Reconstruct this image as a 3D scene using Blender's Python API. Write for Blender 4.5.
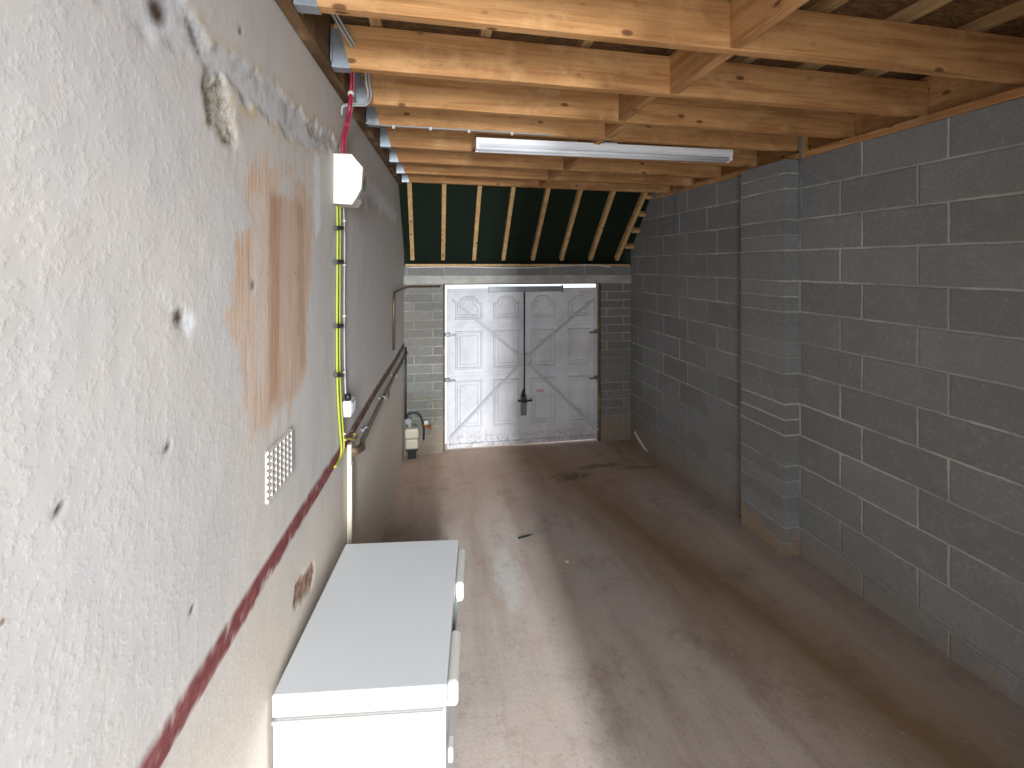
import bpy, bmesh, math, random
import numpy as np
from mathutils import Vector, Matrix, noise
random.seed(7)
S = bpy.context.scene
COL = S.collection
for o in list(bpy.data.objects): bpy.data.objects.remove(o)

# ------------------------------------------------------------------ camera
EYE = 2.31; F = 455.0; PSI = math.radians(9.97); HOR = 265.0
cd = bpy.data.cameras.new('camera'); cam = bpy.data.objects.new('camera', cd); COL.objects.link(cam)
cam.location = (0, 0, EYE); cam.rotation_euler = (math.pi/2, 0, -PSI)
cd.sensor_width = 36; cd.lens = F/1024*36; cd.shift_y = -(384-HOR)/1024
cd.clip_start = 0.05
S.camera = cam
# ------------------------------------------------------------------ world, light, exposure
w = bpy.data.worlds.new('World'); S.world = w; w.use_nodes = True
bg = w.node_tree.nodes['Background']; bg.inputs[0].default_value = (.80, .90, 1, 1); bg.inputs[1].default_value = 1.6
def area(name, loc, rot, sx, sy, power, col=(1, 1, 1), spread=180):
    l = bpy.data.lights.new(name, 'AREA'); l.shape = 'RECTANGLE'; l.size = sx; l.size_y = sy
    l.energy = power; l.color = col; l.spread = math.radians(spread)
    o = bpy.data.objects.new(name, l); COL.objects.link(o); o.location = loc; o.rotation_euler = rot
    return o
# daylight: open sky over the yard to the right of the doorway behind the camera (the house wall carries on at left), and an added soft fill lamp at the doorway to lift the interior
def aim(frm, to): return (Vector(to)-Vector(frm)).to_track_quat('-Z', 'Z').to_euler()
area('yard_sky', (0.42, -9.0, 3.7), aim((0.42, -9.0, 3.7), (.2, 2, 1.2)), .6, 6.2, 2250, (.93, .97, 1))
area('doorway_fill', (0.30, -1.0, 1.55), (math.radians(89), 0, 0), .85, 2.8, 39, (.96, .98, 1), 125)
S.view_settings.view_transform = 'Standard'; S.view_settings.look = 'None'
S.view_settings.gamma = 1; S.view_settings.use_curve_mapping = False
S.view_settings.exposure = 0.28

# ------------------------------------------------------------------ helpers
CF = Vector((math.sin(PSI), math.cos(PSI), 0)); CR = Vector((math.cos(PSI), -math.sin(PSI), 0))
def ray(px, py):
    return CF + CR*((px-512)/F) + Vector((0, 0, 1))*(-(py-HOR)/F)
LW0, LWS = -.585, .0441          # left wall  X = LW0 + LWS*Y
RW0, RWS = 2.717, -.022          # right wall X = RW0 + RWS*Y
BY = 5.66                        # end wall
def lw(Y): return LW0 + LWS*Y
def rw(Y): return RW0 + RWS*Y
def on_left(px, py, off=0):
    d = ray(px, py); t = (LW0+off)/(d.x - LWS*d.y); return Vector((0, 0, EYE)) + d*t
def on_right(px, py, off=0):
    d = ray(px, py); t = (RW0-off)/(d.x - RWS*d.y); return Vector((0, 0, EYE)) + d*t
def on_y(px, py, Y):
    d = ray(px, py); return Vector((0, 0, EYE)) + d*(Y/d.y)
def floor_z(X, Y):
    s = min(1, max(0, (X+.4)/2.9)); s = s*s*(3-2*s)
    return .0675*(BY-Y)*s if Y < BY else 0
def on_z(px, py, Z):
    d = ray(px, py); return Vector((0, 0, EYE)) + d*((Z-EYE)/d.z)

def link(name, me, mat=None, parent=None):
    o = bpy.data.objects.new(name, me); COL.objects.link(o)
    if mat is not None: me.materials.append(mat)
    if parent is not None: o.parent = parent
    return o
def empty(name, loc, rz=0):
    o = bpy.data.objects.new(name, None); COL.objects.link(o); o.location = loc; o.rotation_euler = (0, 0, rz)
    o.empty_display_size = .1
    return o
def tag(o, label, cat, group=None, kind=None):
    o['label'] = label; o['category'] = cat
    if group: o['group'] = group
    if kind: o['kind'] = kind
    return o
def struct(o, label, cat):
    return tag(o, label, cat, None, 'structure')

class MB:
    def __init__(s): s.bm = bmesh.new()
    def box(s, c, d, rot=None, bev=0, seg=2):
        r = bmesh.ops.create_cube(s.bm, size=1)
        vs = r['verts']
        for v in vs: v.co = Vector((v.co.x*d[0], v.co.y*d[1], v.co.z*d[2]))
        if bev:
            es = list({e for v in vs for e in v.link_edges})
            q = bmesh.ops.bevel(s.bm, geom=es, offset=bev, segments=seg, profile=.5, affect='EDGES')
            vs = list({v for f in q['faces'] for v in f.verts} | {v for v in vs if v.is_valid})
            # collect whole island
            seen = set(vs); st = list(vs)
            while st:
                v = st.pop()
                for e in v.link_edges:
                    u = e.other_vert(v)
                    if u not in seen: seen.add(u); st.append(u)
            vs = list(seen)
        M = Matrix.Translation(c) @ (rot.to_4x4() if rot is not None else Matrix.Identity(4))
        for v in vs: v.co = M @ v.co
        return s
    def bar(s, a, b, wdt, dep, up=Vector((0, 0, 1)), bev=0):
        a = Vector(a); b = Vector(b); d = (b-a); L = d.length; d.normalize()
        x = d.cross(up).normalized(); z = x.cross(d).normalized()
        R = Matrix((x, d, z)).transposed()
        return s.box((a+b)/2, (wdt, L, dep), R, bev)
    def prism(s, pts, vec):
        vec = Vector(vec)
        a = [s.bm.verts.new(Vector(p)) for p in pts]; b = [s.bm.verts.new(Vector(p)+vec) for p in pts]
        n = len(pts)
        s.bm.faces.new(a[::-1]); s.bm.faces.new(b)
        for i in range(n): s.bm.faces.new((a[i], a[(i+1) % n], b[(i+1) % n], b[i]))
        return s
    def tube(s, pts, r, n=10, cap=True):
        pts = [Vector(p) for p in pts]; rings = []
        t0 = (pts[1]-pts[0]).normalized()
        u = t0.orthogonal().normalized()
        for i, p in enumerate(pts):
            if i == 0: t = t0
            elif i == len(pts)-1: t = (pts[-1]-pts[-2]).normalized()
            else: t = ((pts[i+1]-p).normalized()+(p-pts[i-1]).normalized()).normalized()
            u = (u - t*u.dot(t)).normalized(); v = t.cross(u)
            rr = r[i] if isinstance(r, (list, tuple)) else r
            rings.append([s.bm.verts.new(p + (u*math.cos(2*math.pi*k/n)+v*math.sin(2*math.pi*k/n))*rr) for k in range(n)])
        for A, B in zip(rings, rings[1:]):
            for k in range(n):
                f = s.bm.faces.new((A[k], A[(k+1) % n], B[(k+1) % n], B[k])); f.smooth = True
        if cap: s.bm.faces.new(rings[0][::-1]); s.bm.faces.new(rings[-1])
        return s
    def build(s, name, mat=None, parent=None):
        bmesh.ops.recalc_face_normals(s.bm, faces=s.bm.faces[:])
        me = bpy.data.meshes.new(name); s.bm.to_mesh(me); s.bm.free()
        return link(name, me, mat, parent)
def smooth(pts, k=6):
    pts = [Vector(p) for p in pts]; out = []
    P = [pts[0]]+pts+[pts[-1]]
    for i in range(1, len(P)-2):
        for j in range(k):
            t = j/k; a, b, c, d = P[i-1], P[i], P[i+1], P[i+2]
            out.append(.5*((2*b)+(c-a)*t+(2*a-5*b+4*c-d)*t*t+(3*b-a-3*c+d)*t**3))
    out.append(pts[-1]); return out

# ---- node helpers
def lin(c):
    return tuple(((v/255)/12.92 if v/255 <= .04045 else ((v/255+.055)/1.055)**2.4) for v in c)
class NT:
    def __init__(s, name):
        s.m = bpy.data.materials.new(name); s.m.use_nodes = True; s.t = s.m.node_tree
        s.p = s.t.nodes['Principled BSDF']; s._co = None
    def n(s, typ, **kw):
        x = s.t.nodes.new(typ)
        for k, v in kw.items(): setattr(x, k, v)
        return x
    def set(s, sock, v):
        if isinstance(v, bpy.types.NodeSocket): s.t.links.new(v, sock)
        elif v is not None:
            if isinstance(v, (tuple, list)) and len(v) == 3 and sock.type == 'RGBA': v = (*v, 1)
            sock.default_value = v
    def co(s):
        if s._co is None: s._co = s.n('ShaderNodeTexCoord').outputs['Object']
        return s._co
    def mapping(s, scale=(1, 1, 1), loc=(0, 0, 0), rot=(0, 0, 0), vec=None):
        x = s.n('ShaderNodeMapping'); s.set(x.inputs['Vector'], vec or s.co())
        x.inputs['Scale'].default_value = scale; x.inputs['Rotation'].default_value = rot
        s.set(x.inputs['Location'], loc)
        return x.outputs[0]
    def noise(s, scale, detail=4, rough=.55, vec=None, dist=0):
        x = s.n('ShaderNodeTexNoise'); s.set(x.inputs['Vector'], vec or s.co())
        x.inputs['Scale'].default_value = scale; x.inputs['Detail'].default_value = detail
        x.inputs['Roughness'].default_value = rough; x.inputs['Distortion'].default_value = dist
        return x.outputs['Fac']
    def math(s, op, a, b=None, c=None):
        x = s.n('ShaderNodeMath', operation=op); s.set(x.inputs[0], a)
        if b is not None: s.set(x.inputs[1], b)
        if c is not None: s.set(x.inputs[2], c)
        return x.outputs[0]
    def ramp(s, fac, stops, interp='LINEAR'):
        x = s.n('ShaderNodeValToRGB'); s.set(x.inputs[0], fac); cr = x.color_ramp; cr.interpolation = interp
        while len(cr.elements) < len(stops): cr.elements.new(.5)
        for e, (p, c) in zip(cr.elements, stops):
            e.position = p; e.color = (*c, 1) if isinstance(c, tuple) else (c, c, c, 1)
        return x.outputs[0]
    def rng(s, v, a, b, c=0., d=1., sm=True):
        x = s.n('ShaderNodeMapRange'); x.interpolation_type = 'SMOOTHSTEP' if sm else 'LINEAR'
        s.set(x.inputs[0], v)
        for i, k in enumerate((a, b, c, d)): x.inputs[i+1].default_value = k
        return x.outputs[0]
    def mix(s, f, a, b, mode='MIX'):
        x = s.n('ShaderNodeMix', data_type='RGBA', blend_type=mode)
        s.set(x.inputs[0], f); s.set(x.inputs[6], a); s.set(x.inputs[7], b)
        return x.outputs[2]
    def attr(s, name): return s.n('ShaderNodeAttribute', attribute_name=name).outputs['Fac']
    def sep(s, v=None):
        x = s.n('ShaderNodeSeparateXYZ'); s.set(x.inputs[0], v or s.co()); return x.outputs
    def comb(s, x_, y_, z_):
        x = s.n('ShaderNodeCombineXYZ')
        for i, v in enumerate((x_, y_, z_)): s.set(x.inputs[i], v)
        return x.outputs[0]
    def bump(s, h, dist=.01, strength=1, nrm=None):
        x = s.n('ShaderNodeBump'); s.set(x.inputs['Height'], h)
        x.inputs['Distance'].default_value = dist; x.inputs['Strength'].default_value = strength
        if nrm is not None: s.set(x.inputs['Normal'], nrm)
        return x.outputs[0]
    def out(s, color=None, rough=.6, normal=None, metal=0, spec=.5):
        s.set(s.p.inputs['Base Color'], color); s.set(s.p.inputs['Roughness'], rough)
        s.set(s.p.inputs['Metallic'], metal); s.p.inputs['Specular IOR Level'].default_value = spec
        if normal is not None: s.set(s.p.inputs['Normal'], normal)
        return s.m

def plain(name, c, rough=.5, metal=0, var=.08, bump=0, scale=30):
    t = NT(name); c = lin(c)
    f = t.noise(scale, 3)
    col = t.mix(f, tuple(v*(1-var) for v in c), tuple(min(1, v*(1+var)) for v in c))
    return t.out(col, rough, t.bump(f, .002, bump) if bump else None, metal)

def wood(name, light, dark, axis=0, rough=.7, knots=True, mottle=.5):
    t = NT(name)
    info = t.n('ShaderNodeObjectInfo').outputs['Random']
    off = t.math('MULTIPLY', info, 37.)
    sc = [14, 14, 14]; sc[axis] = .9
    v = t.mapping(tuple(sc), t.comb(off, off, off))
    g = t.noise(1.6, 5, .6, v, .6)
    sc2 = [60, 60, 60]; sc2[axis] = 1.6
    fine = t.noise(2.0, 3, .6, t.mapping(tuple(sc2), t.comb(off, off, off)))
    v3 = t.mapping((1, 1, 1), t.comb(off, off, off))
    big = t.noise(2.4, 3, .5, v3)
    col = t.mix(t.rng(g, .35, .7), lin(light), lin(dark))
    col = t.mix(t.rng(fine, .45, .75, 0, .35), col, tuple(x*.55 for x in lin(dark)))
    col = t.mix(t.rng(big, .45, .75, 0, mottle), col, tuple(x*.7 for x in lin(dark)))
    col = t.mix(t.rng(t.noise(5, 4, .7, v3), 5e-1, .72, 0, .35), col, lin((220, 182, 134)) if knots else col)
    col = t.mix(t.rng(t.noise(9, 4, .7, t.mapping((1, 1, 2), t.comb(off, 3., off))), .55, .75, 0, .5), col, tuple(x*.55 for x in lin(dark)))
    if knots:
        vo = t.n('ShaderNodeTexVoronoi'); sk = [11, 11, 11]; sk[axis] = 5.5
        t.set(vo.inputs['Vector'], t.mapping(tuple(sk), t.comb(off, off, off))); vo.inputs['Scale'].default_value = 1
        k = t.rng(vo.outputs['Distance'], .09, .17, 1, 0)
        sel = t.math('GREATER_THAN', t.sep(vo.outputs['Color'])[0], .45)
        col = t.mix(t.math('MULTIPLY', k, t.math('MULTIPLY', sel, .8)), col, lin((84, 46, 22)))
    return t.out(col, rough, t.bump(fine, .0012, .4), 0, .3)

M = {}
M['joist'] = wood('sawn_pine', (202, 154, 102), (166, 116, 70))
M['joist_y'] = wood('sawn_pine_crosswise', (196, 150, 102), (162, 114, 70), 1)
M['pale'] = wood('pale_batten_wood', (206, 176, 130), (170, 136, 92), 1, knots=False)
M['rafter'] = wood('rafter_wood', (206, 172, 122), (180, 140, 90), 1)
M['ledger'] = wood('treated_brown_wood', (120, 92, 62), (76, 54, 34), 1, mottle=.8)
M['frame'] = wood('weathered_frame_wood', (120, 100, 76), (74, 60, 46), 2)
M['galv'] = plain('galvanised_steel', (176, 184, 192), .38, .8, .15, .2, 60)
M['steel'] = plain('dull_grey_steel', (120, 122, 124), .45, .6, .15)
M['dark'] = plain('dark_iron', (40, 46, 44), .5, .3)
M['blackp'] = plain('black_plastic', (22, 22, 24), .5)
M['whitep'] = plain('white_plastic', (198, 197, 189), .4, 0, .02)
M['cream'] = plain('cream_plastic', (200, 193, 174), .5, 0, .04)
M['enamel'] = plain('white_enamel', (205, 208, 211), .32, 0, .012, 0, 3)
M['lampwhite'] = plain('lamp_housing_white', (244, 246, 250), .35, 0, .02)
M['tube'] = plain('lamp_tube_glass', (236, 240, 246), .15, 0, .01)
M['lead'] = plain('grey_cable_sheath', (150, 150, 150), .5)
M['wcable'] = plain('white_cable_sheath', (206, 204, 198), .5)
M['red'] = plain('red_cable_sheath', (150, 38, 64), .4)
M['yellow'] = plain('yellow_cable_sheath', (150, 158, 48), .45)
M['green'] = plain('green_cable_sheath', (60, 120, 40), .5)
M['copper'] = plain('tarnished_copper', (104, 86, 66), .45, .6, .3, 0, 20)
M['pipe'] = plain('painted_brown_pipe', (104, 94, 80), .55, .1, .25, 0, 25)
M['gasket'] = plain('grey_rubber', (120, 118, 110), .7)
M['rust'] = plain('rusty_brass', (150, 84, 44), .5, .4, .3)
t = NT('clear_plastic'); t.p.inputs['Transmission Weight'].default_value = .75; M['clear'] = t.out((.80, .82, .84), .15)

# OSB decking
t = NT('osb_board'); v = t.mapping((6, 22, 10)); a = t.noise(3, 5, .7, v, 1.2); b = t.noise(9, 4, .6, None, .8)
c = t.ramp(a, [(.3, lin((50, 36, 22))), (.48, lin((112, 82, 50))), (.62, lin((150, 114, 72))), (.8, lin((76, 54, 32)))])
c = t.mix(t.rng(b, .5, .7, 0, .6), c, lin((58, 46, 26)))
M['osb'] = t.out(c, .75, t.bump(a, .003, .6))
# roofing membrane
t = NT('green_membrane'); a = t.noise(6, 4, .6, None, .5)
M['membrane'] = t.out(t.mix(a, lin((8, 20, 12)), lin((20, 36, 22))), .75, t.bump(a, .01, .5), 0, .25)

# ------------------------------------------------------------------ block walls
def block_mat(name, ucomp, bw, rh, off, u0, z0, mode='brick', base=(140, 142, 143), mort=(184, 184, 178)):
    t = NT(name); sx = t.sep()
    u = t.math('SUBTRACT', sx[ucomp], u0); z = t.math('SUBTRACT', sx[2], z0)
    # slightly irregular joints
    wob = t.math('MULTIPLY', t.math('SUBTRACT', t.noise(5, 3), .5), .010)
    z = t.math('ADD', z, wob); u = t.math('ADD', u, wob)
    ms = .0088
    if mode == 'brick':
        row = t.math('FLOOR', t.math('DIVIDE', z, rh))
        par = t.math('FLOORED_MODULO', row, 2)
        fz = t.math('MULTIPLY', t.math('FRACT', t.math('DIVIDE', z, rh)), rh)
        uu = t.math('ADD', u, t.math('MULTIPLY', par, off))
        col = t.math('FLOOR', t.math('DIVIDE', uu, bw))
        fu = t.math('MULTIPLY', t.math('FRACT', t.math('DIVIDE', uu, bw)), bw)
        dz = t.math('MINIMUM', fz, t.math('SUBTRACT', rh, fz)); du = t.math('MINIMUM', fu, t.math('SUBTRACT', bw, fu))
        d = t.math('MINIMUM', dz, du)
    else:     # full course then two half courses
        P = 2*rh
        row = t.math('FLOOR', t.math('DIVIDE', z, P)); fz = t.math('MULTIPLY', t.math('FRACT', t.math('DIVIDE', z, P)), P)
        d = t.math('MINIMUM', fz, t.math('SUBTRACT', P, fz))
        for q in (rh, rh*1.5): d = t.math('MINIMUM', d, t.math('ABSOLUTE', t.math('SUBTRACT', fz, q)))
        col = t.math('FLOOR', t.math('DIVIDE', z, rh*.5))
    d = t.math('ADD', d, t.math('MULTIPLY', t.math('SUBTRACT', t.noise(26, 3, .6), .5), .012))
    mm = t.rng(d, ms*.5, ms*1.1, 1, 0)
    wn = t.n('ShaderNodeTexWhiteNoise', noise_dimensions='2D'); t.set(wn.inputs['Vector'], t.comb(col, row, 0)); r = wn.outputs['Value']
    fine = t.noise(190, 3, .7); med = t.noise(9, 5, .6); big = t.noise(1.3, 4, .6)
    c = t.mix(r, tuple(x*.86 for x in lin(base)), tuple(x*1.12 for x in lin(base)))
    c = t.mix(t.rng(fine, .35, .66, 0, .6), c, tuple(x*.5 for x in lin(base)))
    c = t.mix(t.rng(t.noise(45, 4, .7), .52, .7, 0, .35), c, tuple(min(1, x*1.45) for x in lin(base)))
    c = t.mix(t.rng(med, .5, .75, 0, .3), c, lin((158, 160, 162)))
    c = t.mix(t.rng(big, .45, .7, 0, .35), c, lin((120, 112, 102)))
    low = t.rng(t.math('ADD', sx[2], t.math('MULTIPLY', big, .9)), .3, 2.0, .35, 1)
    msel = t.rng(t.noise(1.7, 2), .40, .60, .35, 1)
    mc = t.mix(t.math('MULTIPLY', low, msel), lin(tuple(x*.92 for x in base)), lin(mort))
    mc = t.mix(t.rng(t.noise(24, 3), .5, .75, 0, .3), mc, lin((120, 112, 100)))
    c = t.mix(mm, c, mc)
    # lime and damp stains close to the floor
    dz = t.math('ADD', sx[2], t.math('MULTIPLY', t.noise(6, 4), .5))
    c = t.mix(t.rng(dz, .50, .66, .75 if mode == 'pil' else .35, 0), c, lin((158, 134, 108)))
    h = t.math('SUBTRACT', t.math('MULTIPLY', fine, .25), mm)
    return t.out(c, .92, t.bump(h, .004, 1), 0, .2)
M['block_r'] = block_mat('concrete_blocks_side_wall', 1, .478, .225, .152, 2.109, 2.417-.225*11)
M['block_p'] = block_mat('concrete_blocks_pilaster', 1, .478, .225, 0, 0, 1.74-.45*5, 'pil')
M['block_b'] = block_mat('concrete_blocks_flat_laid', 0, .45, .1085, .225, .01, 2.07-.1085*20, base=(126, 125, 120), mort=(166, 164, 156))
M['block_t'] = block_mat('concrete_blocks_above_lintel', 0, .45, .225, .2, .15, 2.18, base=(128, 128, 126), mort=(156, 154, 148))

Z_PL = EYE+.775      # underside of right plate
TH = .1
# slope line of the roof underside at the end wall: (Y=5.0,z=EYE+.88) -> (5.68, EYE)
SY0, SZ0, SY1, SZ1 = 4.96, EYE+.93, 5.70, EYE+.035
def slope_z(Y): return SZ0 + (Y-SY0)*(SZ1-SZ0)/(SY1-SY0)
YB = -3.0; YR = -.60
# right wall
ytop = SY0 + (Z_PL-SZ0)*(SY1-SY0)/(SZ1-SZ0)
m = MB()
YQ = YR-.1
pts = [(rw(YQ), YQ, -.15), (rw(BY), BY, -.15), (rw(BY), BY, slope_z(BY)+.105), (rw(5.0), 5.0, slope_z(5.0)+.105), (rw(5.0), 5.0, Z_PL), (rw(YQ), YQ, Z_PL)]
m.prism(pts, (TH, 0, 0)); o = m.build('wall_right', M['block_r']); struct(o, 'grey concrete block wall along the right side of the garage', 'wall')
# pilaster
m = MB(); m.prism([(rw(2.924)-.122, 2.924, -.1), (rw(3.386)-.118, 3.386, -.1), (rw(3.386)+.02, 3.386, -.1), (rw(2.924)+.02, 2.924, -.1)], (0, 0, Z_PL+.1-.002))
o = m.build('trim_1', M['block_p']); struct(o, 'block pier projecting from the right wall', 'pilaster')
# end wall: left pier, right pier, course above lintel (holes left for the garage door)
DX0, DX1, DZ1 = .133, 2.176, 2.075
m = MB()
m.prism([(lw(BY)-.1, BY, -.1), (DX0, BY, -.1), (DX0, BY, DZ1), (lw(BY)-.1, BY, DZ1)], (0, .2, 0))
m.prism([(DX1, BY, -.1), (rw(BY)+.1, BY, -.1), (rw(BY)+.1, BY, DZ1), (DX1, BY, DZ1)], (0, .2, 0))
o = m.build('wall_far', M['block_b']); struct(o, 'flat-laid concrete block piers either side of the white garage door', 'wall')
m = MB(); m.box(((lw(BY)+rw(BY))/2, BY+.1, (2.18+EYE-.012)/2), (3.12, .2, EYE-.012-2.18)); o = m.build('wall_far_top', M['block_t'])
struct(o, 'single block course above the concrete lintel', 'wall')
t = NT('pale_concrete'); a = t.noise(5, 5, .6); M['lintel'] = t.out(t.mix(t.rng(a, .35, .7), lin((150, 148, 142)), lin((178, 176, 170))), .85, t.bump(t.noise(60), .002, .5))
m = MB(); m.box(((lw(BY)+rw(BY))/2, BY+.09, 2.128), (2.98, .216, .104), None, .006); o = m.build('trim_2', M['lintel'])
struct(o, 'pale concrete lintel spanning above the garage door', 'lintel')

# rear wall behind the camera with the doorway
m = MB()
for (x0, x1, z0, z1) in ((.68, 2.95, -.15, 3.5), (-.7, .68, 3.12, 3.5)):
    m.box(((x0+x1)/2, YR-.05, (z0+z1)/2), (x1-x0, .1, z1-z0))
o = m.build('wall_back', M['block_b']); struct(o, 'block wall with a tall open doorway behind the viewer', 'wall')

M['pale_mortar'] = plain('pale_mortar', (214, 212, 206), .9, 0, .1)
# pale mortar squeezed out at the foot of the right wall
m = MB(); P_ = [on_right(*q, .004) for q in ((635, 432), (640, 441), (650, 455), (662, 465), (676, 473), (690, 484))]
m.tube(smooth(P_, 4), .019, 6); o = m.build('trim_4', M['pale_mortar']); struct(o, 'pale line of old mortar near the foot of the far right wall', 'mortar line')
# ------------------------------------------------------------------ floor
xs = np.linspace(-.9, 2.9, 39); ys = np.linspace(-3.2, 5.95, 80)
verts = [(x, y, floor_z(x, max(y, -.8))) for y in ys for x in xs]
nx = len(xs); faces = [(j*nx+i, j*nx+i+1, (j+1)*nx+i+1, (j+1)*nx+i) for j in range(len(ys)-1) for i in range(nx-1)]
me = bpy.data.meshes.new('floor'); me.from_pydata(verts, [], faces)
for p in me.polygons: p.use_smooth = True
t = NT('old_concrete_floor'); sx = t.sep()
a = t.noise(1.1, 5, .6, None, .4); b = t.noise(7, 5, .65); c3 = t.noise(70, 3, .7)
st = t.noise(2.6, 5, .6, t.mapping((2.2, .30, 1), (0, 0, 0), (0, 0, .2)), .15)
c = t.mix(t.rng(a, .35, .65), lin((200, 184, 173)), lin((192, 180, 172)))
c = t.mix(t.rng(b, .42, .72, 0, .5), c, lin((208, 196, 186)))
c = t.mix(t.rng(st, .44, .68, 0, .6), c, lin((170, 150, 136)))
# worn brown track on the right hand side
tr = t.math('ABSOLUTE', t.math('SUBTRACT', t.math('ADD', t.math('ADD', sx[0], t.math('MULTIPLY', sx[1], .23)), t.math('MULTIPLY', st, .3)), 2.64))
c = t.mix(t.rng(tr, .04, .55, .7, 0), c, lin((150, 122, 92)))
c = t.mix(t.rng(t.math('ADD', tr, t.math('MULTIPLY', b, .12)), .06, .2, .5, 0), c, lin((132, 102, 64)))
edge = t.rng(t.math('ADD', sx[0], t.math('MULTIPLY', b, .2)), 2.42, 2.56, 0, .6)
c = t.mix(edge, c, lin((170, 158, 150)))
# reddish area towards the door, dark oil marks
far = t.rng(t.math('ADD', sx[1], t.math('MULTIPLY', a, 1.5)), 4.4, 5.6, 0, .6)
c = t.mix(far, c, lin((176, 142, 118)))
def spot(t, cx, cy, rx, ry, r0=.6, r1=1.1, k=.5, sc=6):
    dx = t.math('DIVIDE', t.math('SUBTRACT', t.sep()[0], cx), rx); dy = t.math('DIVIDE', t.math('SUBTRACT', t.sep()[1], cy), ry)
    d = t.math('SQRT', t.math('ADD', t.math('MULTIPLY', dx, dx), t.math('MULTIPLY', dy, dy)))
    d = t.math('ADD', d, t.math('MULTIPLY', t.math('SUBTRACT', t.noise(sc, 4, .7, None, 1), .5), 2.2))
    return t.rng(d, r0, r1, k, 0)
for (px, py, rx, ry, k) in ((570, 478, .25, .13, .6), (600, 467, .35, .08, .5), (640, 470, .3, .06, .35)):
    q = on_z(px, py, .03); c = t.mix(spot(t, q.x, q.y, rx, ry, .3, 1.1, k), c, lin((66, 54, 44)))
q = on_z(507, 572, .06); c = t.mix(spot(t, q.x, q.y, .10, .42, .3, 1.2, .55, 9), c, lin((214, 216, 214)))
q = on_z(560, 560, .06); c = t.mix(spot(t, q.x, q.y, .10, .12, .0, .9, .4, 14), c, lin((200, 196, 188)))
c = t.mix(t.rng(c3, .56, .75, 0, .45), c, lin((92, 82, 74)))
c = t.mix(t.rng(t.noise(3.3, 6, .75), .5, .68, 0, .35), c, lin((128, 106, 92)))
c = t.mix(t.rng(t.noise(22, 3, .7), .66, .74, 0, .5), c, lin((206, 200, 190)))
M['floor'] = t.out(c, t.rng(b, .3, .7, .62, .85), t.bump(t.math('ADD', b, t.math('MULTIPLY', c3, .3)), .004, .6), 0, .35)
o = link('floor', me, M['floor']); struct(o, 'stained reddish brown concrete floor', 'floor')

# ------------------------------------------------------------------ left plastered wall (relief + stains carried on the surface)
def LP(px, py): q = on_left(px, py); return (q.y, q.z)
dy = .0125
Y = np.arange(YB, BY+.03, dy); Z = np.arange(-.08, 3.32, dy)
GY, GZ = np.meshgrid(Y, Z, indexing='ij')
rs = np.random.RandomState(3)
def vnoise(gy, gz, sc, oct=4, seed=0):
    out = np.zeros_like(gy); amp = 1; tot = 0
    for k in range(oct):
        r = np.random.RandomState(seed+k*17).rand(256, 256)
        y = gy*sc+50+seed; z = gz*sc+50
        iy = np.floor(y).astype(int); iz = np.floor(z).astype(int); fy = y-iy; fz = z-iz
        fy = fy*fy*(3-2*fy); fz = fz*fz*(3-2*fz)
        g = lambda a, b: r[a % 256, b % 256]
        out += amp*((g(iy, iz)*(1-fy)+g(iy+1, iz)*fy)*(1-fz)+(g(iy, iz+1)*(1-fy)+g(iy+1, iz+1)*fy)*fz)
        tot += amp; amp *= .55; sc *= 2.03
    return out/tot
def polydist(poly, gy, gz):
    """signed distance, negative inside"""
    P = np.array(poly); n = len(P); d = np.full(gy.shape, 1e9); inside = np.zeros(gy.shape, bool)
    for i in range(n):
        a = P[i]; b = P[(i+1) % n]; e = b-a; L = (e**2).sum()+1e-12
        tt = np.clip(((gy-a[0])*e[0]+(gz-a[1])*e[1])/L, 0, 1)
        d = np.minimum(d, np.hypot(gy-a[0]-tt*e[0], gz-a[1]-tt*e[1]))
        c = (a[1] > gz) != (b[1] > gz)
        with np.errstate(divide='ignore', invalid='ignore'):
            xx = (b[0]-a[0])*(gz-a[1])/(b[1]-a[1]+1e-12)+a[0]
        inside ^= c & (gy < xx)
    return np.where(inside, -d, d)
n1 = vnoise(GY, GZ, 14, 4, 1)-.5; n2 = vnoise(GY, GZ, 40, 3, 5)-.5; nb = vnoise(GY, GZ, 3, 4, 9)-.5
def mask(polypx, soft=.012, jit=.05, raw=False):
    poly = polypx if raw else [LP(*p) for p in polypx]
    d = polydist(poly, GY, GZ)+n1*jit+n2*jit*.5
    return np.clip(.5-d/(2*soft), 0, 1)
z8 = lambda l: [(90+.2473*u, .2473*v) for u, v in l]
z6 = lambda l: [(180+.56*u, 130+.56*v) for u, v in l]
scar = mask(z8([(-60, -60), (120, 60), (270, 150), (370, 215), (450, 270), (470, 330), (560, 330), (620, 400), (700, 470), (830, 570), (960, 620), (1010, 600), (960, 530), (870, 470), (800, 400), (700, 330), (600, 250), (480, 170), (420, 90), (380, 0), (360, -60)]), .008, .07)
rough = mask(z8([(455, 290), (450, 460), (540, 570), (592, 560), (575, 440), (560, 330), (500, 290)]), .014, .13)
crack = mask(z8([(396, 70), (420, 110), (445, 175), (462, 240), (440, 215), (415, 150)]), .006, .02)
rough = np.maximum(rough, mask(z8([(880, 500), (980, 560), (1010, 600), (960, 600), (900, 560)]), .01, .06)*.8)
rim = np.clip(mask(z8([(-60, -80), (400, 215), (450, 300), (440, 480), (540, 600), (620, 560), (620, 460), (700, 500), (830, 600), (1020, 640), (1020, 560), (800, 370), (600, 220), (490, 130), (400, 20), (380, -60)]), .02, .07)-scar-rough, 0, 1)
streak = mask([(314, 150), (320, 158), (321, 225), (316, 238), (313, 200)], .012, .05)
far_a = mask([(366, 176), (384, 198), (397, 214), (396, 222), (380, 210), (364, 192)], .02, .12)*.8
far_b = mask([(363, 180), (366, 178), (368, 212), (364, 210)], .015, .05)*.7
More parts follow.
